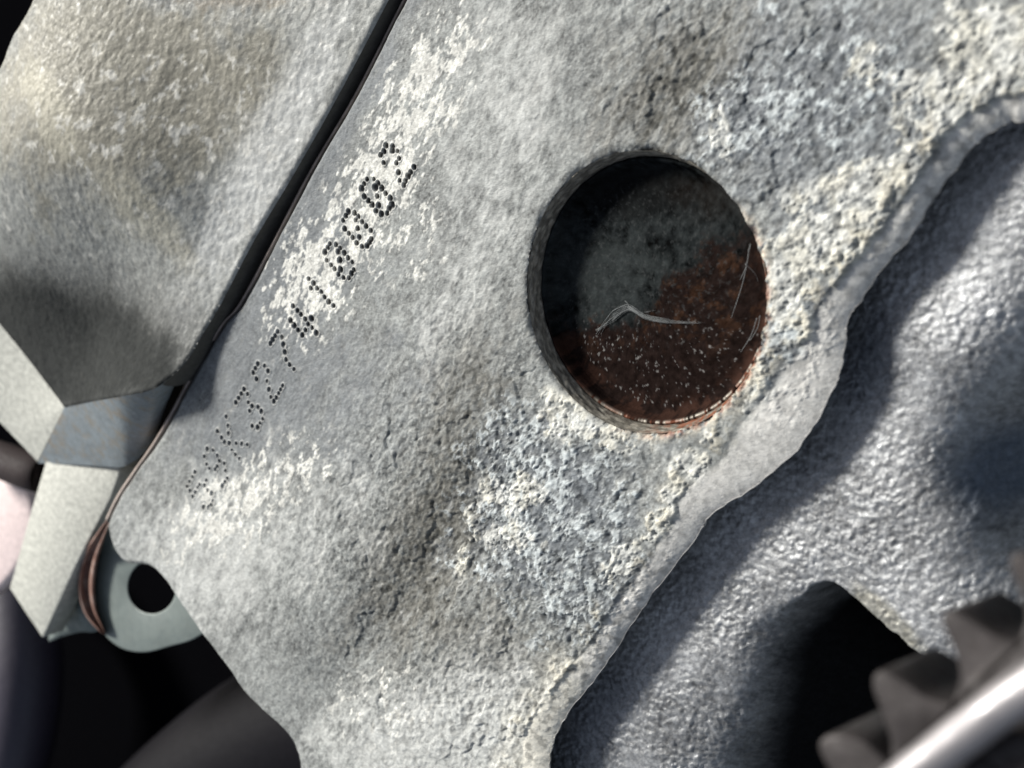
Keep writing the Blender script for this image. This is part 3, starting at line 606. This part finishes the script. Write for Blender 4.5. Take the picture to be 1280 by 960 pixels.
# ------------------------------------------------------------------ pale bracket foot below the cover
def polyprism(name, px, z, depth, mat, parent=None, n=4, bevel=.03, tilt=None):
    c = catmull(px, n, True); q = P(c[:, 0], c[:, 1], z); return prism(name, q, (0, 0, -depth), mat, parent, bevel)
br = [(57, 577), (72, 575), (100, 572), (130, 568), (143, 571), (150, 581), (147, 598), (138, 622), (124, 650), (110, 676), (96, 704), (75, 750), (53, 797), (32, 766), (12, 735), (34, 655)]
q = np.array(br, float); q = P(q[:, 0], q[:, 1], -.9); fb = prism('bracket_foot', q, (0, 0, -.5), mFacet, None, .025); tag(fb, 'flat pale grey bracket end with a rounded upper corner below the cover', 'bracket')

# ------------------------------------------------------------------ gasket, rusty fins and grey tab in the seam
gas = thing('head_gasket', 'dark layered metal gasket in the seam, with rusty fins and a grey holed tab', 'gasket')
gl = [(560, -150), (498, -12), (440, 105), (382, 206), (328, 307), (292, 375), (250, 440), (207, 515), (160, 597), (130, 650)]
g_ = catmull(gl, 6); zl = np.interp(g_[:, 1], [430, 520], [-.55, -1.5]); A = P(g_[:, 0]-np.interp(g_[:, 1], [380, 460, 560, 650], [26, 52, 62, 50]), g_[:, 1]-4, zl); B = P(g_[:, 0]+22, g_[:, 1], zl+.05); sheet('dark_layer', A, B, mGasket, gas, 3)
mEdge = nmat('brown_gasket_edge', (.30, .25, .22), rough=.45, metal=.3, bumps=((14, .3),), mott=.4, mscale=4)
rows = []
gE = catmull([(a-1, b) for a, b in Lpx[:15]], 6)
for off, z in ((-3.4, -.34), (-2.8, -.10), (-1.9, -.05), (-0.6, -.055), (2.5, -.12)):
    rows.append(P(gE[:, 0]+off, gE[:, 1]+off*.3, z))
kk_ = len(gE); V = np.concatenate(rows); i = np.arange(kk_-1); F = np.concatenate([np.stack([j*kk_+i, j*kk_+i+1, (j+1)*kk_+i+1, (j+1)*kk_+i], 1) for j in range(4)])
np_mesh('bead_edge', V, F, mEdge, gas)
left = catmull([(133, 650), (120, 668), (106, 690), (98, 720), (99, 748), (108, 771), (122, 787), (130, 793)], 8)
right = catmull([(137, 655), (131, 672), (124, 694), (120, 718), (119, 738), (121, 760), (126, 776), (132, 792)], 8)
m_ = len(left); rows = []
for f, z in ((0, -1.25), (.12, -1.05), (.22, -1.1), (.42, -1.25), (.58, -1.2), (.72, -1.1), (.84, -1.05), (.92, -1.08), (1.0, -1.2)):
    zc = np.interp(np.arange(m_), [0, m_*.3, m_-1], [.7, .1, 0]); q = left+(right-left)*f; rows.append(P(q[:, 0], q[:, 1], z+zc))
V = np.concatenate(rows); i = np.arange(m_-1); F = np.concatenate([np.stack([j*m_+i, j*m_+i+1, (j+1)*m_+i+1, (j+1)*m_+i], 1) for j in range(8)])
np_mesh('rusty_fin', V, F, mRust, gas)
# tab with hole
outer = catmull([(136, 657), (128, 682), (121, 712), (119, 738), (121, 762), (128, 788), (142, 804), (160, 813), (184, 815), (212, 808), (246, 797), (275, 770), (270, 720), (220, 680), (170, 655), (146, 645)], 8, True)
nO = len(outer); a_o = np.arctan2(outer[:, 1]-735, outer[:, 0]-190)
inner = np.stack([190+30*np.cos(a_o), 734+33*np.sin(a_o)], 1)
rings = [P(outer[:, 0], outer[:, 1], -1.27), P(outer[:, 0], outer[:, 1], -1.21)]
for f in (.04, .5, .96): q = outer+(inner-outer)*f; rings.append(P(q[:, 0], q[:, 1], -1.2))
rings += [P(inner[:, 0], inner[:, 1], -1.21), P(inner[:, 0], inner[:, 1], -1.27)]
V = np.concatenate(rings); F = [(r*nO+i, r*nO+(i+1) % nO, (r+1)*nO+(i+1) % nO, (r+1)*nO+i) for r in range(len(rings)-1) for i in range(nO)]
np_mesh('holed_tab', V, np.array(F), mTab, gas)
tl = [(60, 800), (75, 760), (96, 700), (112, 670), (122, 668), (114, 700), (112, 740), (122, 786), (100, 790), (76, 796)]
q = catmull(tl, 4, True); prism('side_tab', P(q[:, 0], q[:, 1], -1.5), (0, 0, -.08), mTab, gas)

# ------------------------------------------------------------------ toothed wheel at lower right
gear = thing('toothed_wheel', 'blurred brown toothed wheel with bright steel rim in the lower right corner', 'gear')
zg = 5.6; o0 = P(1150, 860, zg); tv = P(1150+62, 860-30, zg-1.0)-o0; tn = tv/np.linalg.norm(tv)
def GP(px): px = np.asarray(px, float); return PP(px[:, 0], px[:, 1], o0, tn)
teeth = [[(1065, 1008), (1035, 962), (1023, 938), (1026, 924), (1045, 917), (1078, 925), (1100, 945), (1118, 962), (1108, 975)],
         [(1118, 962), (1112, 925), (1100, 890), (1090, 862), (1091, 845), (1104, 838), (1128, 850), (1156, 870), (1178, 878), (1190, 890)],
         [(1190, 890), (1199, 850), (1192, 815), (1178, 785), (1176, 770), (1190, 762), (1215, 775), (1242, 793), (1262, 802), (1272, 812)],
         [(1272, 812), (1282, 775), (1274, 740), (1262, 712), (1262, 696), (1276, 690), (1300, 700), (1326, 716), (1348, 726), (1358, 735)]]
for t in teeth:
    prism('tooth', GP(catmull(t, 3, True)), tv*1.0, mGear, gear, .03)
body = [(1060, 1002), (1108, 977), (1119, 960), (1180, 896), (1192, 888), (1258, 824), (1273, 810), (1345, 745), (1480, 700), (1500, 1200), (1000, 1200), (990, 1100)]
prism('wheel_web', GP(body), tv*1.0, mGear, gear, .02)
rimp = GP(catmull([(1040, 1075), (1120, 990), (1200, 925), (1290, 858), (1400, 790), (1500, 740)], 6))
tube('bright_rim', rimp-tn*.3, .14, mBright, gear, 20)
hb = [(1120, 1040), (1200, 975), (1290, 908), (1400, 840), (1520, 780), (1520, 1250), (1000, 1250)]
prism('hub_face', GP(hb)-tn*.12, tv*.1, nmat('dark_brown_hub', (.035, .02, .02), rough=.5), gear, .02)
for (a, b) in ((1255, 935), (1232, 955), (1278, 925), (1210, 985)):
    c = GP([(a, b)])[0]-tn*.12; ax = np.cross(tn, [0, 1, 0]); ax /= np.linalg.norm(ax); ay = np.cross(tn, ax)
    pr = [(0.10, 0), (.10, .03), (.085, .06), (.05, .08), (.004, .085)]; V = []; F = []
    for r, h in pr:
        for s in range(14): q = 2*np.pi*s/14; V.append(c+r*(ax*math.cos(q)+ay*math.sin(q))-tn*h)
    for k in range(4):
        for s in range(14): F.append((k*14+s, k*14+(s+1) % 14, (k+1)*14+(s+1) % 14, (k+1)*14+s))
    np_mesh('rivet', V, F, mGear, gear)

# ------------------------------------------------------------------ out of focus things behind
zb = -6.0
bgp = np_mesh('engine_bay_floor', [(-80, -80, -11), (80, -80, -11), (80, 80, -11), (-80, 80, -11)], [(0, 1, 2, 3)], nmat('dark_bay_floor', (.002, .002, .0025), rough=.9, spec=0.0)); bgp['kind'] = 'structure'
hs = catmull([P(-70, 1160, -8), P(0, 1000, -8), P(28, 900, -8), P(30, 800, -8.3), P(0, 700, -9), P(-80, 640, -10)], 8)
tag(tube('rubber_hose', hs, 1.15, mHose, None, 28), 'dusty black rubber hose, blurred, in the lower left corner', 'hose')
hs = catmull([P(90, 1260, -9), P(170, 1100, -9), P(300, 980, -9), P(480, 880, -9)], 8)
tag(tube('thick_cable', hs, 2.6, mDark, None, 28), 'near-black thick cable in shadow behind the grey holed tab', 'cable')
pn = catmull([(-80, 590), (-10, 585), (22, 600), (40, 640), (30, 690), (5, 730), (-40, 760), (-90, 760)], 5, True)
tag(prism('light_panel', P(pn[:, 0], pn[:, 1], -3.0), (0, 0, -.4), mPink, None, .15, True), 'blurred pinkish white panel at the left edge beside the bracket', 'panel')
cy = catmull([P(-80, 560, -1.9), P(-10, 572, -1.9), P(35, 588, -2.0), P(50, 592, -2.1)], 6)
tag(tube('dark_bolt', cy, .42, nmat('dark_brown_metal', (.035, .026, .026), rough=.7, metal=.0, spec=.2), None, 24), 'dark brown round bolt shank below the pale facet at the left edge', 'bolt')
